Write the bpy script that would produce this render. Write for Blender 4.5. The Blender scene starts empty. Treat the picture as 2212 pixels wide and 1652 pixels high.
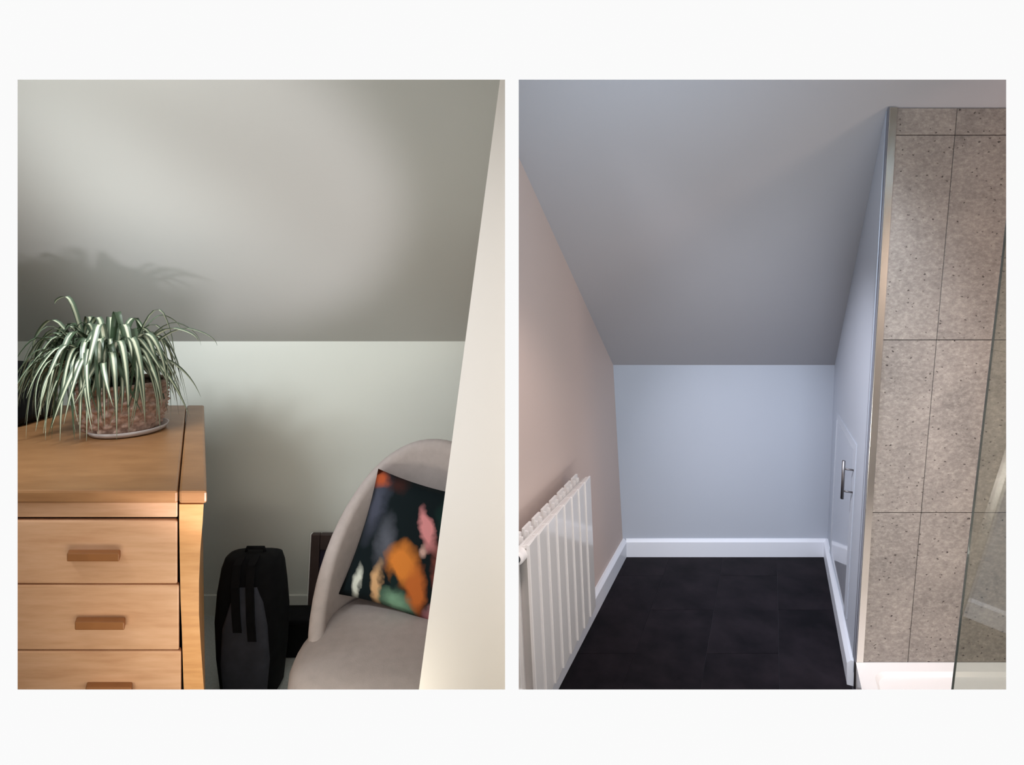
import bpy, bmesh, math, random
from mathutils import Vector, Matrix

S = bpy.context.scene
COL = S.collection
random.seed(7)

# ------------------------------------------------------------------ camera, world, lights, exposure
EYE = 1.5                      # camera height above both floors
cam_d = bpy.data.cameras.new('camera')
cam = bpy.data.objects.new('camera', cam_d)
COL.objects.link(cam)
cam.location = (0, 0, EYE)
cam.rotation_euler = (math.pi / 2, 0, 0)
cam_d.sensor_fit = 'HORIZONTAL'
cam_d.sensor_width = 36
cam_d.lens = 1250 / 2212 * 36
cam_d.shift_y = -234 / 2212
cam_d.clip_start = 0.02
S.camera = cam

world = bpy.data.worlds.new('world')
S.world = world
world.use_nodes = True
bg = world.node_tree.nodes['Background']
bg.inputs[0].default_value = (1, 1, 1, 1)
bg.inputs[1].default_value = 1.10

S.view_settings.view_transform = 'Standard'
S.view_settings.look = 'None'
S.view_settings.gamma = 1
S.view_settings.use_curve_mapping = False
S.view_settings.exposure = 0.0


def lamp(name, kind, loc, target, power, color, **kw):
    l = bpy.data.lights.new(name, kind)
    l.energy = power
    l.color = color
    for k, v in kw.items():
        setattr(l, k, v)
    o = bpy.data.objects.new(name, l)
    COL.objects.link(o)
    o.location = loc
    o.rotation_euler = (Vector(target) - Vector(loc)).to_track_quat('-Z', 'Y').to_euler()
    return o


LAMPS = {
    # left room
    'left_top_fill': ('AREA', (-1.15, 1.02, 2.15), (-1.15, 2.5, 0.8), 3.60, (0.963, 1.000, 0.963), dict(shape='RECTANGLE', size=0.6, size_y=0.15)),  # added fill hidden above the opening, aimed at the back
    'left_low_fill': ('AREA', (-0.6, 1.02, 0.55), (-0.7, 2.5, 1.2), 2.40, (1.0, 0.94, 0.80), dict(shape='RECTANGLE', size=0.7, size_y=0.15)),  # added fill below the opening, brightens the chest and chair fronts
    'left_sill_fill': ('SPOT', (-0.5, 0.97, 0.74), (-0.88, 1.61, 1.43), 24.00, (1.000, 0.945, 1.000), dict(spot_size=math.radians(64), spot_blend=0.6, shadow_soft_size=0.05)),  # unseen spot added for the soft patch of light on the slope
    'left_corner_light': ('SPOT', (-1.6, 0.97, 2.1), (-0.95, 2.5, 0.62), 84.00, (0.93, 0.98, 1.0), dict(spot_size=math.radians(64), spot_blend=0.6, shadow_soft_size=0.17)),
    'left_wall_fill': ('SPOT', (-0.35, 0.97, 2.1), (-0.45, 2.5, 0.9), 3.00, (1.000, 1.000, 1.000), dict(spot_size=math.radians(52), spot_blend=0.7, shadow_soft_size=0.06)),  # spot added to lift the low wall and backrest, no fitting here
    # right room
    'partition_fill': ('SPOT', (0.12, 1.68, 2.11), (1.42, 2.6, 0.36), 130.00, (0.889, 0.900, 1.000), dict(spot_size=math.radians(54), spot_blend=0.9, shadow_soft_size=0.04)),  # no window here: unseen spot added to brighten the partition
    'radiator_fill': ('SPOT', (0.15, 0.97, 2.0), (0.06, 1.88, 0.78), 44.00, (1.0, 0.82, 0.75), dict(spot_size=math.radians(50), spot_blend=0.9, shadow_soft_size=0.08)),  # unseen spot added to brighten the radiator and left wall
    'bathroom_daylight': ('AREA', (0.35, 1.05, 2.0), (1.2, 3.0, 0.8), 4.10, (0.58, 0.79, 1.0), dict(shape='RECTANGLE', size=0.4, size_y=0.15)),
    'shower_downlight': ('SPOT', (1.9, 1.0, 2.3), (1.6, 1.95, 0.1), 58.00, (1.000, 0.972, 0.972), dict(spot_size=math.radians(52), spot_blend=0.8, shadow_soft_size=0.1)),
    'bathroom_low_fill': ('AREA', (1.0, 1.02, 0.5), (1.2, 3.0, 1.2), 4.30, (1.0, 0.97, 0.95), dict(shape='RECTANGLE', size=1.0, size_y=0.15)),  # added fill hidden below the opening, lifts ceiling and fins
    'shower_side_fill': ('AREA', (2.4, 1.02, 1.3), (0.3, 2.2, 0.9), 6.80, (1.0, 0.74, 0.62), dict(shape='RECTANGLE', size=0.4, size_y=0.4)),  # added warm fill out of view, lifts the left wall
    'end_wall_fill': ('SPOT', (0.9, 0.97, 2.2), (1.2, 3.05, 0.38), 58.00, (0.757, 0.865, 1.000), dict(spot_size=math.radians(50), spot_blend=0.8, shadow_soft_size=0.1)),  # unseen spot added to light the low end wall
}
for k_, (kind, loc, tgt, pw, colr, kw) in LAMPS.items():
    lamp(k_, kind, loc, tgt, pw, colr, **kw)


# ------------------------------------------------------------------ materials
def lin(c):
    return tuple(((v / 255) / 12.92 if v / 255 <= 0.04045 else ((v / 255 + 0.055) / 1.055) ** 2.4) for v in c) + (1,)


class NT:
    """small helper around a node tree"""
    def __init__(self, name):
        self.m = bpy.data.materials.new(name)
        self.m.use_nodes = True
        self.t = self.m.node_tree
        self.b = self.t.nodes['Principled BSDF']

    def n(self, kind, **kw):
        x = self.t.nodes.new(kind)
        for k, v in kw.items():
            setattr(x, k, v)
        return x

    def l(self, a, b):
        self.t.links.new(a, b)

    def ramp(self, fac, stops, interp='LINEAR'):
        r = self.n('ShaderNodeValToRGB')
        r.color_ramp.interpolation = interp
        e = r.color_ramp.elements
        while len(e) < len(stops):
            e.new(0.5)
        for i, (p, c) in enumerate(stops):
            e[i].position = p
            e[i].color = c
        self.l(fac, r.inputs[0])
        return r.outputs[0]

    def mix(self, fac, a, b):
        x = self.n('ShaderNodeMix', data_type='RGBA')
        for i, v in ((0, fac), (6, a), (7, b)):
            if isinstance(v, (int, float)):
                x.inputs[i].default_value = v
            elif isinstance(v, tuple):
                x.inputs[i].default_value = v
            else:
                self.l(v, x.inputs[i])
        return x.outputs[2]

    def noise(self, scale, detail=3, rough=0.5, vec=None, stretch=None):
        x = self.n('ShaderNodeTexNoise')
        x.inputs['Scale'].default_value = scale
        x.inputs['Detail'].default_value = detail
        x.inputs['Roughness'].default_value = rough
        v = vec or self.coord()
        if stretch:
            mp = self.n('ShaderNodeMapping')
            mp.inputs['Scale'].default_value = stretch
            self.l(v, mp.inputs[0])
            v = mp.outputs[0]
        self.l(v, x.inputs['Vector'])
        return x.outputs['Fac']

    def coord(self):
        return self.n('ShaderNodeTexCoord').outputs['Object']

    def bump(self, h, strength, dist=0.01):
        x = self.n('ShaderNodeBump')
        x.inputs['Strength'].default_value = strength
        x.inputs['Distance'].default_value = dist
        self.l(h, x.inputs['Height'])
        self.l(x.outputs[0], self.b.inputs['Normal'])


def plain(name, rgb, rough=0.6, metal=0.0, spec=0.5, vary=0.04, scale=6, bump=0.0, bscale=200):
    k = NT(name)
    c = lin(rgb)
    d = tuple(v * (1 - vary) for v in c[:3]) + (1,)
    e = tuple(min(1, v * (1 + vary)) for v in c[:3]) + (1,)
    f = k.noise(scale, 3)
    k.l(k.ramp(f, [(0.3, d), (0.7, e)]), k.b.inputs['Base Color'])
    k.b.inputs['Roughness'].default_value = rough
    k.b.inputs['Metallic'].default_value = metal
    k.b.inputs['Specular IOR Level'].default_value = spec
    if bump:
        k.bump(k.noise(bscale, 2), bump, 0.002)
    return k.m


M = {}
M['front'] = plain('white_front_paint', (240, 240, 240), 0.9, spec=0.0, vary=0.0)
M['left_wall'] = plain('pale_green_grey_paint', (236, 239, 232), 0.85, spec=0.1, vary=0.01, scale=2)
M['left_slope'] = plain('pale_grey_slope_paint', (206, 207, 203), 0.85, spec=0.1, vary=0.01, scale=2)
M['cream'] = plain('cream_paint', (252, 247, 241), 0.85, spec=0.1, vary=0.01, scale=2)
M['bath_wall'] = plain('bathroom_grey_paint', (192, 197, 206), 0.7, spec=0.2, vary=0.01, scale=2)
M['bath_warm'] = plain('bathroom_warm_paint', (212, 194, 185), 0.7, spec=0.2, vary=0.01, scale=2)
M['bath_slope'] = plain('bathroom_ceiling_paint', (186, 185, 188), 0.8, spec=0.1, vary=0.01, scale=2)
M['skirting'] = plain('white_gloss_paint', (246, 248, 254), 0.35, vary=0.0)
M['carpet'] = plain('pale_carpet', (196, 202, 200), 0.95, spec=0.0, vary=0.08, scale=120, bump=0.4)
M['door_gloss'] = plain('grey_satin_door_paint', (205, 208, 216), 0.06, spec=0.5, vary=0.0)
M['steel'] = plain('brushed_steel', (224, 220, 213), 0.27, metal=1, vary=0.05, scale=3)
M['dim_steel_side'] = plain('dim_steel_side', (126, 127, 136), 0.5, vary=0.02)  # dark reflection in the steel profile's side, put into a grey colour
M['chrome'] = plain('satin_chrome', (132, 128, 128), 0.42, metal=1, vary=0.03)
M['rad_white'] = plain('white_radiator_enamel', (242, 240, 238), 0.12, spec=0.5, vary=0.0)
M['dark_hole'] = plain('dark_bore', (30, 34, 44), 0.6, vary=0.1)  # shade inside the open header bore, put into the colour
M['white_plastic'] = plain('white_plastic', (245, 244, 242), 0.3, vary=0.0)
M['tray'] = plain('white_shower_acrylic', (247, 242, 238), 0.18, vary=0.0)
M['grout'] = plain('dark_grout', (52, 50, 52), 0.9, vary=0.1)
M['joint'] = plain('floor_joint', (62, 60, 66), 0.8, vary=0.1)
M['black_fabric'] = plain('black_fabric', (20, 21, 24), 0.85, spec=0.15, vary=0.2, scale=30)
M['charcoal'] = plain('charcoal_fabric', (72, 74, 84), 0.8, spec=0.2, vary=0.15, scale=20)
M['black'] = plain('black_plastic', (8, 9, 12), 0.6, spec=0.2, vary=0.1)
M['brown_frame'] = plain('dark_brown_wood', (70, 56, 54), 0.5, vary=0.15, scale=12)
M['violet_panel'] = plain('dark_violet_panel', (44, 40, 62), 0.4, vary=0.1)
M['upholstery'] = plain('taupe_grey_upholstery', (180, 170, 168), 0.9, spec=0.1, vary=0.05, scale=40, bump=0.2, bscale=500)
M['soil'] = plain('soil', (38, 30, 24), 0.95, vary=0.3, scale=60)
M['saucer'] = plain('pale_saucer', (196, 186, 184), 0.5)


def wood(name, a, b, c_):
    k = NT(name)
    f = k.noise(7, 4, 0.55, stretch=(1.0, 3.0, 9.0))
    c = k.ramp(f, [(0.25, lin(a)), (0.5, lin(b)), (0.75, lin(c_))])
    k.l(c, k.b.inputs['Base Color'])
    k.b.inputs['Roughness'].default_value = 0.38
    k.bump(f, 0.05, 0.003)
    return k.m


M['wood'] = wood('oak_wood', (196, 140, 88), (213, 158, 104), (224, 172, 120))
M['wood_pale'] = wood('pale_oak_wood', (198, 150, 114), (212, 166, 130), (222, 178, 144))
M['wood_top'] = wood('shaded_oak_wood', (142, 100, 64), (156, 112, 74), (166, 122, 82))  # same oak, darkened: light falloff over the top put into its colour
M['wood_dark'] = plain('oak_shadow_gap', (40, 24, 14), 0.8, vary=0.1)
M['wood_handle'] = plain('oak_handle', (150, 98, 56), 0.5, vary=0.08, scale=20)


def stone_tile():
    k = NT('grey_stone_tile')
    co = k.coord()
    info = k.n('ShaderNodeObjectInfo')
    mul = k.n('ShaderNodeMath', operation='MULTIPLY')
    k.l(info.outputs['Random'], mul.inputs[0])
    mul.inputs[1].default_value = 40
    add = k.n('ShaderNodeVectorMath', operation='ADD')
    k.l(co, add.inputs[0])
    k.l(mul.outputs[0], add.inputs[1])
    v = add.outputs[0]
    big = k.noise(5, 5, 0.62, v)
    fine = k.noise(55, 6, 0.78, v, (1, 1, 1.5))
    c1 = k.ramp(big, [(0.30, lin((134, 127, 121))), (0.5, lin((158, 149, 141))), (0.72, lin((180, 170, 160)))])
    c2 = k.ramp(fine, [(0.30, lin((96, 90, 86))), (0.5, lin((156, 147, 139))), (0.70, lin((212, 202, 190)))])
    c = k.mix(0.45, c1, c2)
    vo = k.n('ShaderNodeTexVoronoi')
    vo.inputs['Scale'].default_value = 74
    mp = k.n('ShaderNodeMapping')
    mp.inputs['Scale'].default_value = (0.8, 1, 1.2)
    k.l(v, mp.inputs[0])
    wn = k.n('ShaderNodeTexNoise')
    wn.inputs['Scale'].default_value = 160
    k.l(v, wn.inputs['Vector'])
    wm = k.n('ShaderNodeVectorMath', operation='MULTIPLY_ADD')
    k.l(wn.outputs['Color'], wm.inputs[0])
    wm.inputs[1].default_value = (0.012, 0.012, 0.012)
    k.l(mp.outputs[0], wm.inputs[2])
    k.l(wm.outputs[0], vo.inputs['Vector'])
    # pits: near a cell point, and only in some of the cells
    sep = k.n('ShaderNodeSeparateColor')
    k.l(vo.outputs['Color'], sep.inputs[0])
    rare = k.n('ShaderNodeMath', operation='GREATER_THAN')
    k.l(sep.outputs[0], rare.inputs[0])
    rare.inputs[1].default_value = 0.76
    near = k.n('ShaderNodeMapRange')
    k.l(vo.outputs['Distance'], near.inputs[0])
    near.inputs[1].default_value = 0.27
    near.inputs[2].default_value = 0.12
    pit = k.n('ShaderNodeMath', operation='MULTIPLY')
    k.l(rare.outputs[0], pit.inputs[0])
    k.l(near.outputs[0], pit.inputs[1])
    c = k.mix(pit.outputs[0], c, lin((62, 55, 52)))
    k.l(c, k.b.inputs['Base Color'])
    k.b.inputs['Roughness'].default_value = 0.6
    k.b.inputs['Specular IOR Level'].default_value = 0.3
    k.bump(fine, 0.15, 0.003)
    return k.m


M['stone'] = stone_tile()


def vinyl():
    k = NT('black_vinyl_tile')
    info = k.n('ShaderNodeObjectInfo')
    mul = k.n('ShaderNodeMath', operation='MULTIPLY')
    k.l(info.outputs['Random'], mul.inputs[0])
    mul.inputs[1].default_value = 30
    add = k.n('ShaderNodeVectorMath', operation='ADD')
    k.l(k.coord(), add.inputs[0])
    k.l(mul.outputs[0], add.inputs[1])
    f = k.noise(6, 5, 0.6, add.outputs[0])
    k.l(k.ramp(f, [(0.32, lin((10, 7, 13))), (0.72, lin((36, 30, 35)))]), k.b.inputs['Base Color'])
    k.b.inputs['Roughness'].default_value = 0.62
    k.b.inputs['Specular IOR Level'].default_value = 0.12
    return k.m


M['vinyl'] = vinyl()


def glass():
    k = NT('tinted_shower_glass')
    t = k.t
    t.nodes.remove(k.b)
    out = t.nodes['Material Output']
    tr = k.n('ShaderNodeBsdfTransparent')
    tr.inputs[0].default_value = (0.85, 0.87, 0.83, 1)
    gl = k.n('ShaderNodeBsdfGlossy')
    gl.inputs['Roughness'].default_value = 0.01
    fr = k.n('ShaderNodeFresnel')
    geo = k.n('ShaderNodeNewGeometry')
    ior = k.n('ShaderNodeMapRange')
    k.l(geo.outputs['Backfacing'], ior.inputs[0])
    ior.inputs[3].default_value = 1.5
    ior.inputs[4].default_value = 1 / 1.5
    k.l(ior.outputs[0], fr.inputs[0])
    mx = k.n('ShaderNodeMixShader')
    k.l(fr.outputs[0], mx.inputs[0])
    k.l(tr.outputs[0], mx.inputs[1])
    k.l(gl.outputs[0], mx.inputs[2])
    k.l(mx.outputs[0], out.inputs[0])
    return k.m


M['glass'] = glass()
M['glass_edge'] = plain('glass_edge_green', (92, 96, 98), 0.3, vary=0.0)


def leaf_mat():
    k = NT('variegated_leaf')
    uv = k.n('ShaderNodeUVMap')
    sep = k.n('ShaderNodeSeparateXYZ')
    k.l(uv.outputs[0], sep.inputs[0])
    g1, g2 = lin((66, 82, 66)), lin((104, 120, 100))
    p = lin((222, 228, 200))
    c = k.ramp(sep.outputs[0], [(0.0, g1), (0.27, g2), (0.38, p), (0.62, p), (0.73, g2), (1.0, g1)])
    k.l(c, k.b.inputs['Base Color'])
    k.b.inputs['Roughness'].default_value = 0.4
    return k.m


M['leaf'] = leaf_mat()
M['leaf_green'] = plain('green_leaf', (66, 84, 62), 0.45, vary=0.2, scale=10)


def wicker():
    k = NT('wicker')
    f = k.noise(90, 3)
    k.l(k.ramp(f, [(0.3, lin((150, 120, 106))), (0.7, lin((208, 176, 160)))]), k.b.inputs['Base Color'])
    k.b.inputs['Roughness'].default_value = 0.7
    return k.m


M['wicker'] = wicker()


def print_fabric():
    """dark fabric printed with loose flowers and leaves (flat print, in UV space)"""
    k = NT('floral_print')
    uv = k.n('ShaderNodeUVMap').outputs[0]
    nz = k.n('ShaderNodeTexNoise')
    nz.inputs['Scale'].default_value = 7
    nz.inputs['Detail'].default_value = 3
    k.l(uv, nz.inputs['Vector'])
    sub = k.n('ShaderNodeVectorMath', operation='SUBTRACT')
    k.l(nz.outputs['Color'], sub.inputs[0])
    sub.inputs[1].default_value = (0.5, 0.5, 0.5)
    sc = k.n('ShaderNodeVectorMath', operation='SCALE')
    k.l(sub.outputs[0], sc.inputs[0])
    sc.inputs['Scale'].default_value = 0.13
    add = k.n('ShaderNodeVectorMath', operation='ADD')
    k.l(uv, add.inputs[0])
    k.l(sc.outputs[0], add.inputs[1])
    w = add.outputs[0]
    col = lin((16, 26, 30))
    blobs = [  # centre u, v, half sizes, angle, colour, softness
        (0.10, 0.72, 0.14, 0.34, 0.0, (72, 76, 92), 0.5),
        (0.30, 0.50, 0.11, 0.26, 0.1, (88, 92, 104), 0.6),
        (0.05, 0.92, 0.12, 0.09, 0.0, (176, 84, 50), 0.4),
        (0.24, 0.94, 0.14, 0.10, 0.0, (58, 34, 32), 0.5),
        (0.75, 0.75, 0.10, 0.22, 0.3, (24, 48, 46), 0.5),
        (0.14, 0.12, 0.05, 0.18, 0.1, (206, 212, 204), 0.4),
        (0.32, 0.16, 0.06, 0.22, 0.1, (204, 164, 122), 0.4),
        (0.52, 0.07, 0.20, 0.12, -0.2, (120, 160, 136), 0.5),
        (0.50, 0.37, 0.17, 0.22, 0.75, (212, 128, 56), 0.35),
        (0.66, 0.22, 0.11, 0.24, 0.25, (190, 104, 50), 0.35),
        (0.47, 0.22, 0.06, 0.10, 0.5, (20, 36, 38), 0.4),
        (0.80, 0.38, 0.06, 0.30, 0.45, (112, 62, 56), 0.4),
        (0.62, 0.66, 0.065, 0.22, 0.55, (216, 142, 146), 0.35),
        (0.64, 0.50, 0.05, 0.06, 0.2, (196, 160, 152), 0.4),
        (0.90, 0.16, 0.10, 0.30, -0.5, (184, 134, 140), 0.4),
        (0.86, -0.02, 0.16, 0.14, 0.0, (150, 92, 100), 0.4),
    ]
    for (u, v, a, b, r, c, soft) in blobs:
        mp = k.n('ShaderNodeMapping', vector_type='TEXTURE')
        mp.inputs['Location'].default_value = (u, v, 0)
        mp.inputs['Rotation'].default_value = (0, 0, r)
        mp.inputs['Scale'].default_value = (a, b, 1)
        k.l(w, mp.inputs[0])
        ln = k.n('ShaderNodeVectorMath', operation='LENGTH')
        fl = k.n('ShaderNodeVectorMath', operation='MULTIPLY')
        fl.inputs[1].default_value = (1, 1, 0)
        k.l(mp.outputs[0], fl.inputs[0])
        k.l(fl.outputs[0], ln.inputs[0])
        mr = k.n('ShaderNodeMapRange')
        k.l(ln.outputs['Value'], mr.inputs[0])
        mr.inputs[1].default_value = 1.0
        mr.inputs[2].default_value = 1.0 - min(0.9, soft * 1.6)
        col = k.mix(mr.outputs[0], col, lin(c))
    k.l(col, k.b.inputs['Base Color'])
    k.b.inputs['Roughness'].default_value = 0.8
    k.b.inputs['Specular IOR Level'].default_value = 0.1
    return k.m


M['print'] = print_fabric()


# ------------------------------------------------------------------ mesh helpers
def mesh_obj(name, bm, mat, parent=None, smooth=False):
    me = bpy.data.meshes.new(name)
    bmesh.ops.recalc_face_normals(bm, faces=bm.faces)
    bm.to_mesh(me)
    bm.free()
    if smooth:
        for p in me.polygons:
            p.use_smooth = True
    me.materials.append(mat)
    o = bpy.data.objects.new(name, me)
    COL.objects.link(o)
    if parent:
        o.parent = parent
        o.matrix_parent_inverse = Matrix.Translation(-parent.location)
    return o


def thing(name, loc, label, cat, group=None):
    o = bpy.data.objects.new(name, None)
    COL.objects.link(o)
    o.empty_display_size = 0.05
    o.location = loc
    tag(o, label, cat, group)
    return o


def tag(o, label, cat=None, group=None):
    o['label'] = label
    if cat:
        o['category'] = cat
    if group:
        o['group'] = group
    return o


def struct(o, label):
    o['kind'] = 'structure'
    o['label'] = label
    return o


def hexa(bm, lo, hi):
    """eight-corner block: lo = four corners, hi = the four opposite ones"""
    v = [bm.verts.new(p) for p in list(lo) + list(hi)]
    n = len(lo)
    bm.faces.new(v[:n][::-1])
    bm.faces.new(v[n:])
    for i in range(n):
        j = (i + 1) % n
        bm.faces.new((v[i], v[j], v[n + j], v[n + i]))
    return v


def prism(poly, off):
    """bmesh of a flat polygon (3-D points) thickened by the vector off"""
    bm = bmesh.new()
    off = Vector(off)
    hexa(bm, [Vector(p) for p in poly], [Vector(p) + off for p in poly])
    return bm


def box(bm, x0, x1, y0, y1, z0, z1):
    hexa(bm, [(x0, y0, z0), (x1, y0, z0), (x1, y1, z0), (x0, y1, z0)],
         [(x0, y0, z1), (x1, y0, z1), (x1, y1, z1), (x0, y1, z1)])


def bevel(bm, w, seg=2):
    bmesh.ops.bevel(bm, geom=list(bm.edges), offset=w, segments=seg, affect='EDGES', profile=0.5)
    return bm


def tube(bm, pts, r, n=12, cap=True):
    """round bar along points; r a number or one radius per point"""
    pts = [Vector(p) for p in pts]
    rs = r if isinstance(r, (list, tuple)) else [r] * len(pts)
    rings = []
    for i, p in enumerate(pts):
        d = (pts[min(i + 1, len(pts) - 1)] - pts[max(i - 1, 0)]).normalized()
        a = d.cross(Vector((0, 0, 1)))
        if a.length < 0.05:
            a = d.cross(Vector((0, 1, 0)))
        a.normalize()
        b = d.cross(a)
        rings.append([bm.verts.new(p + rs[i] * (math.cos(t) * a + math.sin(t) * b))
                      for t in [2 * math.pi * k / n for k in range(n)]])
    for i in range(len(rings) - 1):
        for k in range(n):
            bm.faces.new((rings[i][k], rings[i][(k + 1) % n], rings[i + 1][(k + 1) % n], rings[i + 1][k]))
    if cap:
        bm.faces.new(rings[0][::-1])
        bm.faces.new(rings[-1])
    return rings


def lathe(bm, prof, c, n=32):
    rings = []
    for (r, z) in prof:
        rings.append([bm.verts.new((c[0] + r * math.cos(2 * math.pi * k / n), c[1] + r * math.sin(2 * math.pi * k / n), c[2] + z))
                      for k in range(n)])
    for i in range(len(rings) - 1):
        for k in range(n):
            bm.faces.new((rings[i][k], rings[i][(k + 1) % n], rings[i + 1][(k + 1) % n], rings[i + 1][k]))
    bm.faces.new(rings[0][::-1])
    bm.faces.new(rings[-1])


# ------------------------------------------------------------------ the white wall with two wide openings
YF, TH = 0.85, 0.045


def opening(u0, v0, u1, v1, y):
    return ((u0 - 1106) / 1250 * y, (u1 - 1106) / 1250 * y, EYE + (592 - v1) / 1250 * y, EYE + (592 - v0) / 1250 * y)


OA = opening(38, 172, 1091, 1489, YF)      # left opening: x0, x1, z0, z1
OB = opening(1120.5, 172, 2173.5, 1489, YF)
bm = bmesh.new()
X0, X1, Z0, Z1 = -3.05, 2.75, 0.0, 2.75
sp = 0.06                                   # the jambs splay outwards behind the face


def panel(bm, f, b):
    """f, b: (x0,x1,z0,z1) of a piece on the front and on the back face"""
    hexa(bm, [(f[0], YF, f[2]), (f[1], YF, f[2]), (f[1], YF, f[3]), (f[0], YF, f[3])],
         [(b[0], YF + TH, b[2]), (b[1], YF + TH, b[2]), (b[1], YF + TH, b[3]), (b[0], YF + TH, b[3])])


zt, zb = OA[3], OA[2]
panel(bm, (X0, X1, zt, Z1), (X0, X1, zt + sp, Z1))
panel(bm, (X0, X1, Z0, zb), (X0, X1, Z0, zb - sp))
panel(bm, (X0, OA[0], zb, zt), (X0, OA[0] - sp, zb - sp, zt + sp))
panel(bm, (OB[1], X1, zb, zt), (OB[1] + sp, X1, zb - sp, zt + sp))
panel(bm, (OA[1], OB[0], zb, zt), (-0.010, 0.0, zb - sp, zt + sp))
struct(mesh_obj('wall_front', bm, M['front']), 'smooth white wall with two wide openings side by side')

# divider between the two rooms, from the white wall back to the bathroom's left wall
KX = 562 / 1250                                # run of the bathroom's side walls, x per y
LW = lambda y, z: -0.792 + KX * y - 0.0545 * z   # bathroom left wall surface
RW = lambda y, z: 0.293 + KX * y + 0.040 * z     # partition surface
CE = lambda y: 1.016 + 0.868 * (3.084 - y)       # bathroom slope
SL = lambda y: 1.203 + 0.90 * (2.558 - y)        # left room slope
ycut = lambda z: (0.792 + 0.0545 * z) / KX       # where the left wall reaches the divider

bm = prism([(-0.010, YF + TH, 0), (-0.010, ycut(0), 0), (-0.010, ycut(2.0), 2.0), (-0.010, 1.25, 2.6), (-0.010, YF + TH, 2.6)],
           (0.010, 0, 0))
struct(mesh_obj('wall_middle', bm, M['cream']), 'thin partition between the two rooms')

# ------------------------------------------------------------------ LEFT ROOM: shell
YB = 2.558
bm = prism([(-3.0, YB, 0), (0.235, YB, 0), (0.235, YB, 1.203), (-3.0, YB, 1.203)], (0, 0.06, 0))
struct(mesh_obj('wall_back', bm, M['left_wall']), 'low pale green-grey wall under the slope behind the chest')
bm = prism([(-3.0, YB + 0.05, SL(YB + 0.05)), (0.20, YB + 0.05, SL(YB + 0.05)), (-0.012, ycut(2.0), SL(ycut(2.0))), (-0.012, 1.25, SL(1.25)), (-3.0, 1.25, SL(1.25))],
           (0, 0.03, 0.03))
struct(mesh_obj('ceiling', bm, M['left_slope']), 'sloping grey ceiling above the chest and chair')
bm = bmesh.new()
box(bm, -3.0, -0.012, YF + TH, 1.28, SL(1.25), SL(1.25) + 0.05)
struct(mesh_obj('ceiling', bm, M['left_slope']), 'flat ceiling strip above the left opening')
bm = bmesh.new()
box(bm, -3.05, -3.0, YF + TH, YB + 0.06, 0, 2.7)
struct(mesh_obj('wall_left', bm, M['left_wall']), 'far left wall of the room with the chest')
bm = bmesh.new()
hexa(bm, [(-3.0, YF + TH, -0.05), (-0.012, YF + TH, -0.05), (-0.012, 1.8, -0.05), (0.24, YB, -0.05), (-3.0, YB, -0.05)],
     [(-3.0, YF + TH, 0), (-0.012, YF + TH, 0), (-0.012, 1.8, 0), (0.24, YB, 0), (-3.0, YB, 0)])
struct(mesh_obj('floor', bm, M['carpet']), 'pale grey carpet under the chair')
bm = bmesh.new()
hexa(bm, [(-3.0, YB - 0.016, 0), (0.235, YB - 0.016, 0), (0.235, YB, 0), (-3.0, YB, 0)],
     [(-3.0, YB - 0.012, 0.085), (0.235, YB - 0.012, 0.085), (0.235, YB, 0.085), (-3.0, YB, 0.085)])
struct(mesh_obj('baseboard_back', bm, M['left_wall']), 'painted skirting under the low wall behind the bag')
# leaning edge of the cream wall on the right
xe = lambda z: -0.278 + 0.133 * z
bm = prism([(xe(0), 1.2, 0), (-0.010, 1.2, 0), (-0.010, 1.2, 2.42), (xe(1.95), 1.2, 2.42), (xe(1.95), 1.2, 1.95)], (0, 0.07, 0))
struct(mesh_obj('wall_right', bm, M['cream']), 'plain cream wall with a slanting edge in front of the chair')

# ------------------------------------------------------------------ LEFT ROOM: chest of drawers
CY, CB, CZ = 1.395, 2.30, 0.98                 # front, back, top height
SK = -0.54                                     # the chest stands askew: its sides run back to the left


def cp(x, y, z):
    return (x + SK * (y - CY), y, z)


def cblock(x0, x1, y0, y1, z0, z1, bv=0.0):
    bm = bmesh.new()
    hexa(bm, [cp(x0, y0, z0), cp(x1, y0, z0), cp(x1, y1, z0), cp(x0, y1, z0)],
         [cp(x0, y0, z1), cp(x1, y0, z1), cp(x1, y1, z1), cp(x0, y1, z1)])
    if bv:
        bevel(bm, bv, 2)
    return bm


px = 1.395 / 1250                              # metres per photo pixel at the front of the chest
ux = lambda u: (u - 1106) * px
vz = lambda v: EYE + (592 - v) * px
XL, XG, XR = -1.62, ux(385), ux(447)
chest = thing('chest_of_drawers', cp(-1.2, 1.8, 0), 'warm oak chest of drawers with slot handles under the potted plant', 'chest')
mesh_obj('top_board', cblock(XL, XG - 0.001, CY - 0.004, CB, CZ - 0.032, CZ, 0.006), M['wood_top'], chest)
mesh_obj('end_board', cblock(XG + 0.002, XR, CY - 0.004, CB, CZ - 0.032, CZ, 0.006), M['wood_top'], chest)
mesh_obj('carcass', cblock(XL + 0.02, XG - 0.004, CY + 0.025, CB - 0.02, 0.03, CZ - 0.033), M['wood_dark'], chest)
mesh_obj('rail', cblock(XL + 0.02, XG - 0.002, CY + 0.012, CY + 0.03, vz(1122), CZ - 0.033, 0.003), M['wood_pale'], chest)
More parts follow.
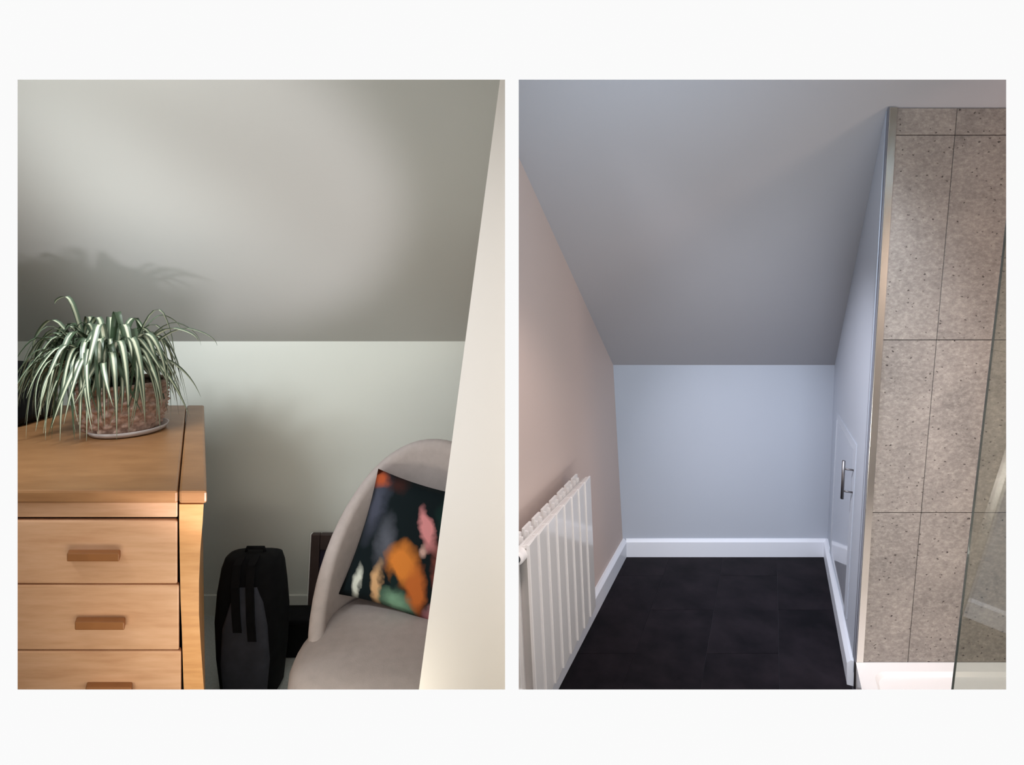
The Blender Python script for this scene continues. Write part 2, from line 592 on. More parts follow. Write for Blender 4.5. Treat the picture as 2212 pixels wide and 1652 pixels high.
# shaped corner post: waisted on its outer side
prof = [(438, 1092), (436, 1130), (431, 1190), (428, 1260), (428, 1330), (432, 1400), (437, 1470), (442, 1540), (440, 1700), (438, 1780)]
gap = [(385, 1092), (385, 1130), (386, 1200), (388, 1300), (391, 1370), (394, 1470), (397, 1540), (398, 1700), (398, 1780)]
pts = [(ux(u), vz(v)) for u, v in prof] + [(ux(u), vz(v)) for u, v in reversed(gap)]
bm = bmesh.new()
lo = [cp(x + 0.002, CY + 0.008, max(z, 0.0)) for x, z in pts]
hi = [cp(x + 0.002, CB - 0.03, max(z, 0.0)) for x, z in pts]
hexa(bm, lo, hi)
mesh_obj('corner_post', bm, M['wood'], chest)
mesh_obj('corner_post', cblock(XL + 0.01, XL + 0.06, CY + 0.01, CY + 0.06, 0, CZ - 0.033), M['wood'], chest)
vtop = [1128, 1268, 1412, 1556, 1700]
handles = [(146, 259, 1200), (163, 270, 1347), (186, 285, 1488), (205, 300, 1632)]
for i in range(4):
    z1, z0 = vz(vtop[i]), vz(vtop[i + 1] - 2)
    d = mesh_obj('drawer', cblock(XL + 0.065, XG - 0.002 + (0, 0.004, 0.009, 0.0125)[i], CY + 0.010, CY + 0.028, z0, z1, 0.004), M['wood_pale'], chest)
    a, b, v = handles[i]
    hm = cblock(ux(a), ux(b), CY - 0.010, CY + 0.012, vz(v + 9), vz(v - 9), 0.003)
    h = mesh_obj('handle', hm, M['wood_handle'], None)
    h.parent = d
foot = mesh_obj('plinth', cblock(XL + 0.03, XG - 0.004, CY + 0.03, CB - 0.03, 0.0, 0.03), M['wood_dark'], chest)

# ------------------------------------------------------------------ black case on the chest
bm = bmesh.new()
hexa(bm, [(-2.02, 1.93, CZ), (-1.66, 1.93, CZ), (-1.66, 2.15, CZ), (-2.02, 2.15, CZ)],
     [(-2.00, 1.96, CZ + 0.23), (-1.70, 1.96, CZ + 0.215), (-1.69, 2.12, CZ + 0.20), (-2.00, 2.12, CZ + 0.22)])
bevel(bm, 0.035, 3)
case = thing('black_case', (-1.84, 2.04, CZ), 'black rounded case standing on the chest left of the plant', 'case')
mesh_obj('body', bm, M['black'], case, True)
bm = bmesh.new()
tube(bm, [(-1.92, 2.05, CZ + 0.20), (-1.92, 2.05, CZ + 0.245), (-1.90, 2.05, CZ + 0.255), (-1.80, 2.05, CZ + 0.255), (-1.78, 2.05, CZ + 0.245), (-1.78, 2.05, CZ + 0.20)], 0.008, 8)
mesh_obj('handle', bm, M['black'], case, True)

# ------------------------------------------------------------------ potted spider plant
PC = Vector((-1.30, 1.935, CZ))
plant = thing('potted_spider_plant', PC, 'striped spider plant in a woven basket on the oak chest', 'plant')
bm = bmesh.new()
N, ROWS = 120, 8
rings = []
for j in range(ROWS * 4 + 1):
    f = j / (ROWS * 4)
    z = 0.006 + f * 0.150
    row = j // 4
    base = 0.098 + 0.026 * math.sin(min(f * 1.25, 1) * math.pi * 0.62)
    sub = math.sin(math.pi * (j % 4) / 4)
    ring = []
    for k in range(N):
        th = 2 * math.pi * k / N
        r = base + sub * (0.005 + 0.008 * math.sin(15 * th + math.pi * row))
        ring.append(bm.verts.new(PC + Vector((r * math.cos(th), r * math.sin(th), z))))
    rings.append(ring)
for j in range(len(rings) - 1):
    for k in range(N):
        bm.faces.new((rings[j][k], rings[j][(k + 1) % N], rings[j + 1][(k + 1) % N], rings[j + 1][k]))
bm.faces.new(rings[0][::-1])
mesh_obj('basket', bm, M['wicker'], plant, True)
bm = bmesh.new()
rim = [PC + Vector((0.123 * math.cos(2 * math.pi * k / 48), 0.123 * math.sin(2 * math.pi * k / 48), 0.158)) for k in range(49)]
tube(bm, rim, 0.008, 8, False)
mesh_obj('basket_rim', bm, M['wicker'], plant, True)
bm = bmesh.new()
lathe(bm, [(0.05, 0.11), (0.112, 0.115), (0.112, 0.13), (0.08, 0.142), (0.03, 0.148)], PC, 28)
mesh_obj('soil', bm, M['soil'], plant, True)
bm = bmesh.new()
lathe(bm, [(0.085, 0.0), (0.108, 0.004), (0.116, 0.018), (0.112, 0.019), (0.100, 0.008), (0.08, 0.005)], PC + Vector((0.026, -0.012, 0)), 40)
mesh_obj('saucer', bm, M['saucer'], plant, True)


def leaf(start, az, reach, rise, drop, width, mat, twist=0.0):
    """one arching strap leaf: out along az, up by rise, then down to drop below its start"""
    bm = bmesh.new()
    uvl = bm.loops.layers.uv.new('UVMap')
    n = 16
    d = Vector((math.cos(az), math.sin(az), 0))
    side = Vector((-math.sin(az), math.cos(az), 0))
    pts = []
    for i in range(n + 1):
        t = i / n
        r = reach * (math.sin(t * math.pi * 0.5) ** 0.9 * 0.92 + 0.08 * t)
        z = rise * math.sin(min(1, t * 1.9) * math.pi / 2) - (rise + drop) * max(0, t - 0.22) ** 1.7 / (0.78 ** 1.7)
        pts.append(start + d * r + Vector((0, 0, z)) + side * twist * t * t)
    rows = []
    for i, p in enumerate(pts):
        t = i / n
        tan = (pts[min(i + 1, n)] - pts[max(i - 1, 0)]).normalized()
        sd = (side + d * 0.15 * math.sin(6 * t + az)).normalized()
        up = sd.cross(tan).normalized()
        if up.z < 0:
            up = -up
        w = width * (0.55 + 0.45 * math.sin(min(1, t * 2.5) * math.pi / 2)) * (1 - max(0, (t - 0.35) / 0.65) ** 1.5) + 0.0006
        row = []
        for q in range(5):
            s = q / 4 * 2 - 1
            row.append((bm.verts.new(p + sd * s * w * 0.5 + up * abs(s) * w * 0.16), q / 4))
        rows.append(row)
    for i in range(n):
        for q in range(4):
            a, b, c, e = rows[i][q], rows[i][q + 1], rows[i + 1][q + 1], rows[i + 1][q]
            f = bm.faces.new((a[0], b[0], c[0], e[0]))
            for lp, src in zip(f.loops, (a, b, c, e)):
                lp[uvl].uv = (src[1], i / n)
    return mesh_obj('leaf', bm, mat, plant, True)


crown = PC + Vector((-0.055, -0.02, 0.15))
R = math.radians
# the leaves that show singly in the photograph: direction, reach, rise, drop (negative: ends above its root), width
for az, reach, rise, drop, w in [
    (R(172), 0.15, 0.30, -0.27, 0.026), (R(178), 0.21, 0.24, -0.10, 0.024), (R(196), 0.17, 0.21, 0.02, 0.030), (R(205), 0.19, 0.20, 0.05, 0.026),
    (R(215), 0.15, 0.17, 0.08, 0.020), (R(-4), 0.30, 0.20, -0.15, 0.032), (R(3), 0.34, 0.20, -0.13, 0.024), (R(-14), 0.23, 0.21, 0.02, 0.030),
    (R(-28), 0.21, 0.21, 0.10, 0.026), (R(-38), 0.20, 0.20, 0.12, 0.022), (R(-58), 0.15, 0.21, 0.12, 0.026), (R(-74), 0.14, 0.21, 0.13, 0.026),
    (R(-90), 0.15, 0.18, 0.13, 0.022), (R(-106), 0.15, 0.19, 0.13, 0.024), (R(-126), 0.17, 0.17, 0.13, 0.020), (R(-145), 0.19, 0.16, 0.10, 0.018),
    (R(-18), 0.22, 0.17, 0.13, 0.020), (R(-46), 0.20, 0.16, 0.13, 0.020), (R(-66), 0.17, 0.15, 0.13, 0.018),
    (R(192), 0.23, 0.11, 0.08, 0.016), (R(184), 0.25, 0.10, 0.08, 0.014), (R(200), 0.24, 0.13, 0.09, 0.016),
    (R(20), 0.26, 0.22, -0.12, 0.022), (R(40), 0.20, 0.24, -0.16, 0.022), (R(140), 0.18, 0.24, -0.14, 0.022),
]:
    st = crown + Vector((0.03 * math.cos(az), 0.03 * math.sin(az), 0))
    leaf(st, az, reach, rise, min(drop, 0.13), w, M['leaf'])
# the rest of the clump
for i in range(165):
    az = random.uniform(-math.pi * 1.08, math.pi * 0.10) if i % 3 else random.uniform(0, 2 * math.pi)
    rr = random.uniform(0, 0.06)
    st = PC + Vector((-0.045 + rr * math.cos(az), rr * math.sin(az), 0.145))
    back = max(0, math.sin(az))
    reach = random.uniform(0.09, 0.215) - 0.03 * back
    leaf(st, az, reach, random.uniform(0.10, 0.19) + 0.13 * random.random() ** 2.5, random.uniform(0.0, 0.125) if rr + reach > 0.15 else random.uniform(-0.12, 0.0),
         random.uniform(0.013, 0.025), M['leaf'] if i % 4 else M['leaf_green'], random.uniform(-0.12, 0.12))

# ------------------------------------------------------------------ backpack on the floor
BP = Vector((-0.935, 2.09, 0))
pack = thing('backpack', BP, 'black and charcoal backpack standing on the floor beside the chest', 'bag')


def soft_body(c, levels, n=24, p=3.2):
    """loft of rounded rectangles: levels = (z, half width, half depth, dx, dy)"""
    bm = bmesh.new()
    rings = []
    for (z, a, b, dx, dy) in levels:
        ring = []
        for k in range(n):
            t = 2 * math.pi * k / n
            ct, st = math.cos(t), math.sin(t)
            ring.append(bm.verts.new((c[0] + dx + a * math.copysign(abs(ct) ** (2 / p), ct),
                                      c[1] + dy + b * math.copysign(abs(st) ** (2 / p), st), c[2] + z)))
        rings.append(ring)
    for i in range(len(rings) - 1):
        for k in range(n):
            bm.faces.new((rings[i][k], rings[i][(k + 1) % n], rings[i + 1][(k + 1) % n], rings[i + 1][k]))
    bm.faces.new(rings[0][::-1])
    bm.faces.new(rings[-1])
    return bm


bm = soft_body(BP, [(0, 0.085, 0.07, 0, 0), (0.02, 0.098, 0.085, 0, 0), (0.15, 0.112, 0.095, 0, 0), (0.28, 0.118, 0.095, 0, 0),
                    (0.38, 0.112, 0.085, 0, 0), (0.45, 0.104, 0.072, 0, 0.005), (0.482, 0.096, 0.055, 0, 0.01), (0.490, 0.078, 0.035, 0, 0.012)])
mesh_obj('body', bm, M['black_fabric'], pack, True)
bm = soft_body(BP + Vector((0.012, -0.088, 0)), [(0.03, 0.06, 0.006, 0, 0), (0.05, 0.074, 0.018, 0, 0), (0.16, 0.082, 0.030, 0, 0),
                                                   (0.28, 0.076, 0.026, 0, 0), (0.36, 0.056, 0.018, 0.004, 0.006), (0.41, 0.03, 0.008, 0.006, 0.014)])
mesh_obj('front_pocket', bm, M['charcoal'], pack, True)
for dx, l in ((-0.028, 0.20), (0.022, 0.23)):
    bm = bmesh.new()
    x = BP.x + dx
    pts = [(x, BP.y - 0.02, 0.494), (x, BP.y - 0.06, 0.478), (x + 0.01, BP.y - 0.096, 0.42), (x + 0.02, BP.y - 0.112, 0.48 - l * 0.7), (x + 0.03, BP.y - 0.122, 0.48 - l)]
    for a, b in zip(pts[:-1], pts[1:]):
        a, b = Vector(a), Vector(b)
        w = Vector((0.014, 0, 0))
        o = Vector((0, -0.005, 0.003))
        hexa(bm, [a - w, a + w, b + w, b - w], [a - w + o, a + w + o, b + w + o, b - w + o])
    mesh_obj('strap', bm, M['black_fabric'], pack)
bm = bmesh.new()
tube(bm, [(BP.x - 0.035, BP.y + 0.02, 0.484), (BP.x - 0.03, BP.y + 0.02, 0.503), (BP.x + 0.03, BP.y + 0.02, 0.503), (BP.x + 0.035, BP.y + 0.02, 0.484)], 0.007, 8)
mesh_obj('carry_loop', bm, M['black_fabric'], pack, True)

# low black box between backpack and chair
bx_ = thing('storage_box', (-0.78, 2.30, 0), 'low black box on the floor between the backpack and the chair', 'box')
bm = bmesh.new()
box(bm, -0.95, -0.70, 2.26, 2.36, 0.0, 0.13)
mesh_obj('body', bevel(bm, 0.006), M['black'], bx_)
bm = bmesh.new()
box(bm, -0.955, -0.695, 2.255, 2.365, 0.131, 0.15)
mesh_obj('lid', bevel(bm, 0.005), M['black_fabric'], bx_)

# framed panel leaning against the wall
fr = thing('framed_panel', (-0.70, 2.50, 0), 'dark brown frame with violet panel leaning on the wall behind the chair', 'frame')


def lean(x, z, o=0.0):
    return Vector((x, 2.47 + 0.058 * z / 0.372 + o, z))


def bar(x0, x1, z0, z1, t0, t1):
    bm = bmesh.new()
    hexa(bm, [lean(x0, z0, t0), lean(x1, z0, t0), lean(x1, z1, t0), lean(x0, z1, t0)],
         [lean(x0, z0, t1), lean(x1, z0, t1), lean(x1, z1, t1), lean(x0, z1, t1)])
    return bm


for a in [(-0.872, -0.835, 0, 0.368), (-0.50, -0.463, 0, 0.368), (-0.834, -0.501, 0.305, 0.368), (-0.834, -0.501, 0, 0.05)]:
    mesh_obj('frame_rail', bevel(bar(*a, -0.012, 0.012), 0.003), M['brown_frame'], fr)
mesh_obj('panel', bar(-0.834, -0.501, 0.051, 0.304, 0.0, 0.008), M['violet_panel'], fr)
mesh_obj('edge_strip', bar(-0.876, -0.8725, 0, 0.368, -0.012, 0.012), M['white_plastic'], fr)

# ------------------------------------------------------------------ tub chair
CC = Vector((-0.315, 1.72, 0))
Fd = Vector((-0.20, -0.98, 0)).normalized()
Bd = -Fd
Rd = Vector((-Bd.y, Bd.x, 0))                 # towards the photo's left
chair = thing('tub_chair', CC, 'taupe grey upholstered tub chair half hidden by the cream wall', 'chair')


def back_top(a):
    t = abs(a) / R(128)
    return 0.945 - 0.50 * (1 - math.cos(min(1, t) * math.pi)) / 2 * (0.55 + 0.45 * t) - 0.0


bm = bmesh.new()
NA = 40
cols = []
for i in range(NA + 1):
    a = R(-128) + R(256) * i / NA
    d = math.cos(a) * Bd + math.sin(a) * Rd
    top = back_top(a)
    zb_ = 0.36
    Hh = top - zb_
    th = 0.046
    col = []
    # outer face up, rounded top, inner face down
    path = []
    for s in (0.0, 0.25, 0.5, 0.75, 0.92):
        path.append((0.0, s))
    for k in range(1, 6):
        g = math.pi * k / 6
        path.append((th / 2 - th / 2 * math.cos(g), 1 + 0.0 + (th / 2) * math.sin(g) / max(Hh, 0.05) - 0.06))
    for s in (0.92, 0.75, 0.5, 0.25, 0.0):
        path.append((th, s))
    for (inw, s) in path:
        z = zb_ + Hh * s
        r = 0.272 + 0.055 * max(0, (z - 0.40)) - inw
        col.append(bm.verts.new(CC + d * r + Vector((0, 0, z))))
    cols.append(col)
m = len(cols[0])
for i in range(NA):
    for k in range(m - 1):
        bm.faces.new((cols[i][k], cols[i + 1][k], cols[i + 1][k + 1], cols[i][k + 1]))
    bm.faces.new((cols[i][m - 1], cols[i + 1][m - 1], cols[i + 1][0], cols[i][0]))
bm.faces.new(cols[0])
bm.faces.new(cols[-1][::-1])
mesh_obj('backrest', bm, M['upholstery'], chair, True)

bm = bmesh.new()
SC = CC + Fd * 0.075 + Rd * 0.012
rings = []
NS = 40
for (s, z) in [(0.72, 0.318), (0.90, 0.322), (0.985, 0.345), (1.0, 0.385), (0.985, 0.425), (0.94, 0.452), (0.85, 0.468), (0.6, 0.478), (0.3, 0.481)]:
    ring = []
    for k in range(NS):
        t = 2 * math.pi * k / NS
        ct, st = math.cos(t), math.sin(t)
        q = 2 / 2.4
        ring.append(bm.verts.new(SC + Fd * 0.275 * s * math.copysign(abs(ct) ** q, ct) + Rd * 0.262 * s * math.copysign(abs(st) ** q, st) + Vector((0, 0, z))))
    rings.append(ring)
for i in range(len(rings) - 1):
    for k in range(NS):
        bm.faces.new((rings[i][k], rings[i][(k + 1) % NS], rings[i + 1][(k + 1) % NS], rings[i + 1][k]))
bm.faces.new(rings[0][::-1])
bm.faces.new(rings[-1])
mesh_obj('seat', bm, M['upholstery'], chair, True)
for a, b in ((0.19, 0.17), (0.19, -0.17), (-0.16, 0.15), (-0.16, -0.15)):
    bm = bmesh.new()
    p = CC + Fd * (a + 0.05) + Rd * (b + 0.02)
    q = CC + Fd * (a * 1.2 + 0.05) + Rd * (b * 1.2 + 0.02)
    tube(bm, [(q.x, q.y, 0), (p.x, p.y, 0.325)], [0.011, 0.018], 12)
    mesh_obj('leg', bm, M['black'], chair, True)

# cushion leaning in the chair
bm = bmesh.new()
uvl = bm.loops.layers.uv.new('UVMap')
G = 18
cush = thing('floral_cushion', (0, 0, 0), 'dark floral cushion with orange and pink flowers leaning in the chair', 'cushion')
upv = (Vector((0, 0, 1)) + Bd * 0.42).normalized()
Wd = -Rd                                       # to the photo's right
nrm = Wd.cross(upv).normalized()
if nrm.dot(Fd) < 0:
    nrm = -nrm
tilt = R(-10)
ua = Wd * math.cos(tilt) + upv * math.sin(tilt)
va = -Wd * math.sin(tilt) + upv * math.cos(tilt)
half = 0.19
cc = CC + Bd * 0.085 + Rd * 0.012 + Vector((0, 0, 0.652))
cush.location = cc - va * half


def cpt(i, j, sgn):
    x, y = i / G * 2 - 1, j / G * 2 - 1
    t = (max(0, 1 - x * x) ** 0.55) * (max(0, 1 - y * y) ** 0.55)
    pin = 1 - 0.07 * (1 - abs(y) ** 2) * abs(x) ** 3
    pin2 = 1 - 0.07 * (1 - abs(x) ** 2) * abs(y) ** 3
    return cc + ua * x * half * pin + va * y * half * pin2 + nrm * sgn * 0.055 * t


grid = {}
for sgn in (1, -1):
    for i in range(G + 1):
        for j in range(G + 1):
            edge = i in (0, G) or j in (0, G)
            if edge and sgn == -1:
                grid[(i, j, sgn)] = grid[(i, j, 1)]
            else:
                grid[(i, j, sgn)] = bm.verts.new(cpt(i, j, sgn))
for sgn in (1, -1):
    for i in range(G):
        for j in range(G):
            ids = [(i, j), (i + 1, j), (i + 1, j + 1), (i, j + 1)]
            f = bm.faces.new([grid[(a, b, sgn)] for a, b in ids])
            for lp, (a, b) in zip(f.loops, ids):
                lp[uvl].uv = (a / G, b / G)
mesh_obj('cover', bm, M['print'], cush, True)

# ------------------------------------------------------------------ BATHROOM: shell
YK = 3.084
lwall = [(LW(ycut(0), 0), ycut(0), 0), (LW(YK, 0), YK, 0), (LW(YK, 1.016), YK, 1.016), (LW(ycut(1.98), 1.98), ycut(1.98), CE(ycut(1.98)))]
bm = prism(lwall, (-0.04, 0.018, 0))
struct(mesh_obj('wall_left', bm, M['bath_warm']), 'warm beige wall behind the white radiator')
bm = prism([(LW(YK, 0) - 0.02, YK, 0), (RW(YK, 0) + 0.04, YK, 0), (RW(YK, 1.02) + 0.04, YK, 1.0205), (LW(YK, 1.02) - 0.02, YK, 1.0205)], (0, 0.05, 0))
struct(mesh_obj('wall_back', bm, M['bath_wall']), 'low blue-grey end wall at the far end of the dark floor')
yb = YK + 0.04
bm = prism([(LW(yb, 1.0), yb, CE(yb)), (2.7, yb, CE(yb)), (2.7, 1.2, CE(1.2)), (0.0, 1.2, CE(1.2)), (0.0, ycut(1.98), CE(ycut(1.98)))], (0, 0.03, 0.035))
struct(mesh_obj('ceiling', bm, M['bath_slope']), 'sloping grey ceiling above the bathroom floor')
bm = bmesh.new()
box(bm, 0.0, 2.7, YF + TH, 1.23, CE(1.2), CE(1.2) + 0.04)
struct(mesh_obj('ceiling', bm, M['bath_slope']), 'flat ceiling strip above the right opening')
bm = bmesh.new()
box(bm, 2.65, 2.7, YF + TH, 2.2, 0, 2.7)
struct(mesh_obj('wall_right', bm, M['bath_wall']), 'side wall beyond the shower')

# partition with the cupboard
edge = lambda z: 2.112 - 0.100 * z              # its front edge leans a little
zt_ = 2.050
yt_ = edge(zt_) - 0.0
bm = prism([(RW(edge(0), 0), edge(0), 0), (RW(YK, 0), YK, 0), (RW(YK, 1.016), YK, 1.016), (RW(yt_, zt_), yt_, CE(yt_) - 0.001)], (0.035, -0.0, 0))
struct(mesh_obj('wall_right', bm, M['bath_wall']), 'blue-grey partition between the dark floor and the shower')

# floor base and tiles
bm = bmesh.new()
lo = [(0.0, YF + TH), (2.7, YF + TH), (2.7, YK), (LW(YK, 0), YK), (0.0, ycut(0))]
hexa(bm, [(x, y, -0.05) for x, y in lo], [(x, y, -0.003) for x, y in lo])
floor = struct(mesh_obj('floor', bm, M['joint']), 'dark tiled bathroom floor')
cs = [-0.789, -0.5427, -0.2600, 0.0260, 0.290]
rows = [[1.785, 2.289, 2.880, 3.082], [1.406, 1.996, 2.586, 3.082], [1.10, 1.699, 2.289, 2.880, 3.082], [1.406, 1.996, 2.586, 3.082]]
g = 0.0009
for i in range(4):
    c0, c1 = cs[i] + g, cs[i + 1] - g
    for y0, y1 in zip(rows[i][:-1], rows[i][1:]):
        y0, y1 = y0 + g, y1 - g
        q = [(KX * y0 + c0, y0), (KX * y0 + c1, y0), (KX * y1 + c1, y1), (KX * y1 + c0, y1)]
        bm = bmesh.new()
        hexa(bm, [(x, y, -0.003) for x, y in q], [(x, y, 0.0) for x, y in q])
        mesh_obj('tile', bm, M['vinyl'], floor)


# skirting boards with a bevelled top
def skirting(name, a, b, n, label, end=True):
    """a, b: ends on the wall at floor level; n: direction away from the wall, length = thickness"""
    a, b, n = Vector(a), Vector(b), Vector(n)
    t = Vector((0, 0, 1))
    lean_ = -0.045 * n.normalized() if 'left' in name or 'right' in name else Vector((0, 0, 0))
    prof = [n, n + t * 0.078, n * 0.75 + t * 0.084, n * 0.35 + t * 0.092, t * 0.092 - n * 0.2, -n * 0.2]
    bm = bmesh.new()
    hexa(bm, [a + p for p in prof], [b + p for p in prof])
    return struct(mesh_obj(name, bm, M['skirting']), label)


nL = (0.0165, -0.0074, 0)
skirting('baseboard_left', (LW(1.78, 0), 1.78, 0), (LW(3.082, 0), 3.082, 0), nL, 'white skirting below the radiator wall')
skirting('baseboard_right', (RW(2.108, 0), 2.108, 0), (RW(3.082, 0), 3.082, 0), (-0.0165, 0.0074, 0), 'white skirting below the cupboard door')
skirting('baseboard_back', (LW(YK, 0) + 0.012, YK, 0), (RW(YK, 0) - 0.012, YK, 0), (0, -0.016, 0), 'white skirting along the low end wall')

# steel profile on the partition's front edge
bm = bmesh.new()
pb, pt = 0.100, 2.046
yb_, ytp = 2.086, 1.890


def ring_at(z, y):
    x0 = (1850 - 1106) / 1250 * 2.086 if z < 1 else (1922 - 1106) / 1250 * 1.890
    x1 = x0 + (0.0255 if z < 1 else 0.0275)
    return [(x0, y, z), (x1, y, z), (x1 + 0.004, y + 0.022, z), (x0 + 0.009, y + 0.030, z)]


hexa(bm, ring_at(pb, yb_), ring_at(pt, ytp))
bevel(bm, 0.002, 2)
profile = struct(mesh_obj('trim_1', bm, M['steel']), 'tall brushed steel profile between partition and shower tiles')
bm = bmesh.new()
fl = []
for z_, y_ in ((pb, yb_), (pt, ytp)):
    r4 = ring_at(z_, y_)
    fl.append([(r4[0][0] - 0.003, y_ + 0.001, z_), (r4[0][0] - 0.0002, y_ + 0.001, z_), (r4[3][0] - 0.0002, y_ + 0.032, z_), (r4[3][0] - 0.003, y_ + 0.032, z_)])
hexa(bm, fl[0], fl[1])
mesh_obj('dim_side_face', bm, M['dim_steel_side'], profile)  # thin strip carrying the painted dark reflection
bm = bmesh.new()
hexa(bm, [(1.238, 2.098, 0.0), (1.246, 2.098, 0.0), (1.254, 2.112, 0.0), (1.246, 2.112, 0.0)],
     [(1.239, 2.094, 0.098), (1.247, 2.094, 0.098), (1.255, 2.108, 0.098), (1.247, 2.108, 0.098)])
struct(mesh_obj('trim_2', bm, M['chrome']), 'small chrome strip at the end of the skirting by the shower tray')

# shower wall and its tiles
TY = lambda z: 2.098 - 0.0996 * z               # front face of the tiles
zc = 2.046
bm = bmesh.new()
hexa(bm, [(1.262, TY(0.0) + 0.008, 0.0), (2.65, TY(0.0) + 0.008, 0.0), (2.65, TY(zc) + 0.008, zc), (1.262, TY(zc) + 0.008, zc)],
     [(1.262, TY(0) + 0.05, 0), (2.65, TY(0) + 0.05, 0), (2.65, TY(zc) + 0.05, zc), (1.262, TY(zc) + 0.05, zc)])
swall = struct(mesh_obj('wall_shower', bm, M['grout']), 'shower wall faced with large grey stone tiles')
zr = [0.100, 0.663, 1.276, 1.957, 2.044]
xs = [lambda z: 1.262, lambda z: 1.4265 + 0.0155 * z, lambda z: 1.85 + 0.0155 * z, lambda z: 2.27 + 0.0155 * z, lambda z: 2.648]
g = 0.0014
for r_ in range(4):
    for c_ in range(4):
        z0, z1 = zr[r_] + g, zr[r_ + 1] - g
        q = [(xs[c_](z0) + g, z0), (xs[c_ + 1](z0) - g, z0), (xs[c_ + 1](z1) - g, z1), (xs[c_](z1) + g, z1)]
        bm = bmesh.new()
        hexa(bm, [(x, TY(z), z) for x, z in q], [(x, TY(z) + 0.008, z) for x, z in q])
        mesh_obj('tile', bm, M['stone'], swall)

# shower tray
tray = thing('shower_tray', (1.8, 1.7, 0), 'low white shower tray with rounded recess below the stone tiles', 'shower tray')
bm = bmesh.new()
c_in, zt2 = 0.302, 0.100
y0, y1 = 1.15, 2.088
outer = [(KX * y1 + c_in, y1), (KX * y0 + c_in, y0), (2.64, y0), (2.64, y1)]


def inner(off, n=8):
    """rounded inner outline, inset by off"""
    cor = [(KX * (y1 - off) + c_in + off * 1.10, y1 - off), (KX * (y0 + off) + c_in + off * 1.10, y0 + off), (2.64 - off, y0 + off), (2.64 - off, y1 - off)]
    out = []
    rr = 0.045
    for i in range(4):
        p = Vector(cor[i])
        a = (Vector(cor[i - 1]) - p).normalized()
        b = (Vector(cor[(i + 1) % 4]) - p).normalized()
        s, e = p + a * rr, p + b * rr
        for k in range(n + 1):
            t = k / n
            out.append((s * (1 - t) ** 2 + p * 2 * t * (1 - t) + e * t * t))
    return out


in1, in2 = inner(0.050), inner(0.060)
vo = [bm.verts.new((x, y, zt2)) for x, y in outer]
vb = [bm.verts.new((x, y, 0.0)) for x, y in outer]
v1 = [bm.verts.new((p.x, p.y, zt2)) for p in in1]
v2 = [bm.verts.new((p.x, p.y, zt2 - 0.012)) for p in in2]
n8 = 9
for i in range(4):
    j = (i + 1) % 4
    bm.faces.new((vb[i], vb[j], vo[j], vo[i]))
    seg = v1[i * n8:(i + 1) * n8]
    for k in range(n8 - 1):
        bm.faces.new((vo[i], seg[k], seg[k + 1]))
    bm.faces.new((vo[i], seg[-1], v1[(j * n8) % len(v1)], vo[j]))
for k in range(len(v1)):
    k2 = (k + 1) % len(v1)
    bm.faces.new((v1[k], v1[k2], v2[k2], v2[k]))
bm.faces.new(v2)
bm.faces.new(vb[::-1])
mesh_obj('basin', bm, M['tray'], tray)
bm = bmesh.new()
lathe(bm, [(0.045, 0.0), (0.045, 0.003), (0.040, 0.005), (0.01, 0.005)], (2.0, 1.62, zt2 - 0.012), 24)
mesh_obj('drain_cover', bm, M['chrome'], tray, True)

# glass screen standing on the tray
ye = 1.72
gx = lambda z: 1.276 + 0.1165 * z               # its free edge leans with the tiles
screen = thing('shower_screen', (gx(0.1), 1.5, 0.1), 'tinted clear glass shower screen at the right edge, standing on the tray', 'shower screen')
gd = Vector((-0.25, -1, 0)).normalized()        # runs towards the front
L = 0.52
bm = bmesh.new()
z0, z1 = zt2, 2.15
A0, A1 = Vector((gx(z0), ye, z0)), Vector((gx(z1), ye, z1))
thk = Vector((0.005, -0.0012, 0))
hexa(bm, [A0, A0 + gd * L, A1 + gd * L, A1], [A0 + thk, A0 + gd * L + thk, A1 + gd * L + thk, A1 + thk])
mesh_obj('pane', bm, M['glass'], screen)
bm = bmesh.new()
e0 = -gd * 0.003
hexa(bm, [A0 + e0, A0 + e0 * 0.1, A0 + e0 * 0.1 + thk, A0 + e0 + thk], [A1 + e0, A1 + e0 * 0.1, A1 + e0 * 0.1 + thk, A1 + e0 + thk])
tag(mesh_obj('polished_edge', bm, M['glass_edge'], screen), 'dark green polished glass edge')

# ------------------------------------------------------------------ cupboard door in the partition
door = thing('cupboard_door', (RW(2.5, 0), 2.5, 0.10), 'grey satin cupboard door with slanted top set in the partition', 'door')
NW = Vector((-0.912, 0.410, 0.036)).normalized()  # out of the partition, into the room


def on_wall(u, v, o=0.0):
    """point of the partition surface in line with the door outline taken from the photograph"""
    a, b = (u - 1106) / 1250, (592 - v) / 1250
    y = (0.293 + 0.040 * EYE) / (a - KX - 0.040 * b)
    return Vector((a * y, y, EYE + b * y)) + NW * o


outl = [(1794, 1192), (1809, 891), (1852, 961), (1830, 1338)]
cen = sum((on_wall(*p) for p in outl), Vector()) / 4
# the outline and an inner one, set in by the width of the frame
P = [on_wall(*p) for p in outl]
Q = [on_wall(*p) for p in [(1796.5, 1196), (1811, 906), (1848, 972), (1827.5, 1325)]]
bm = prism([p + NW * 0.001 for p in Q], NW * 0.004)
mesh_obj('panel', bm, M['door_gloss'], door)
for i in range(4):
    j = (i + 1) % 4
    bm = bmesh.new()
    hexa(bm, [P[i], P[j], Q[j], Q[i]], [P[i] + NW * 0.004, P[j] + NW * 0.004, Q[j] + NW * 0.008, Q[i] + NW * 0.008])
    mesh_obj('frame_moulding', bm, M['bath_wall'], door)
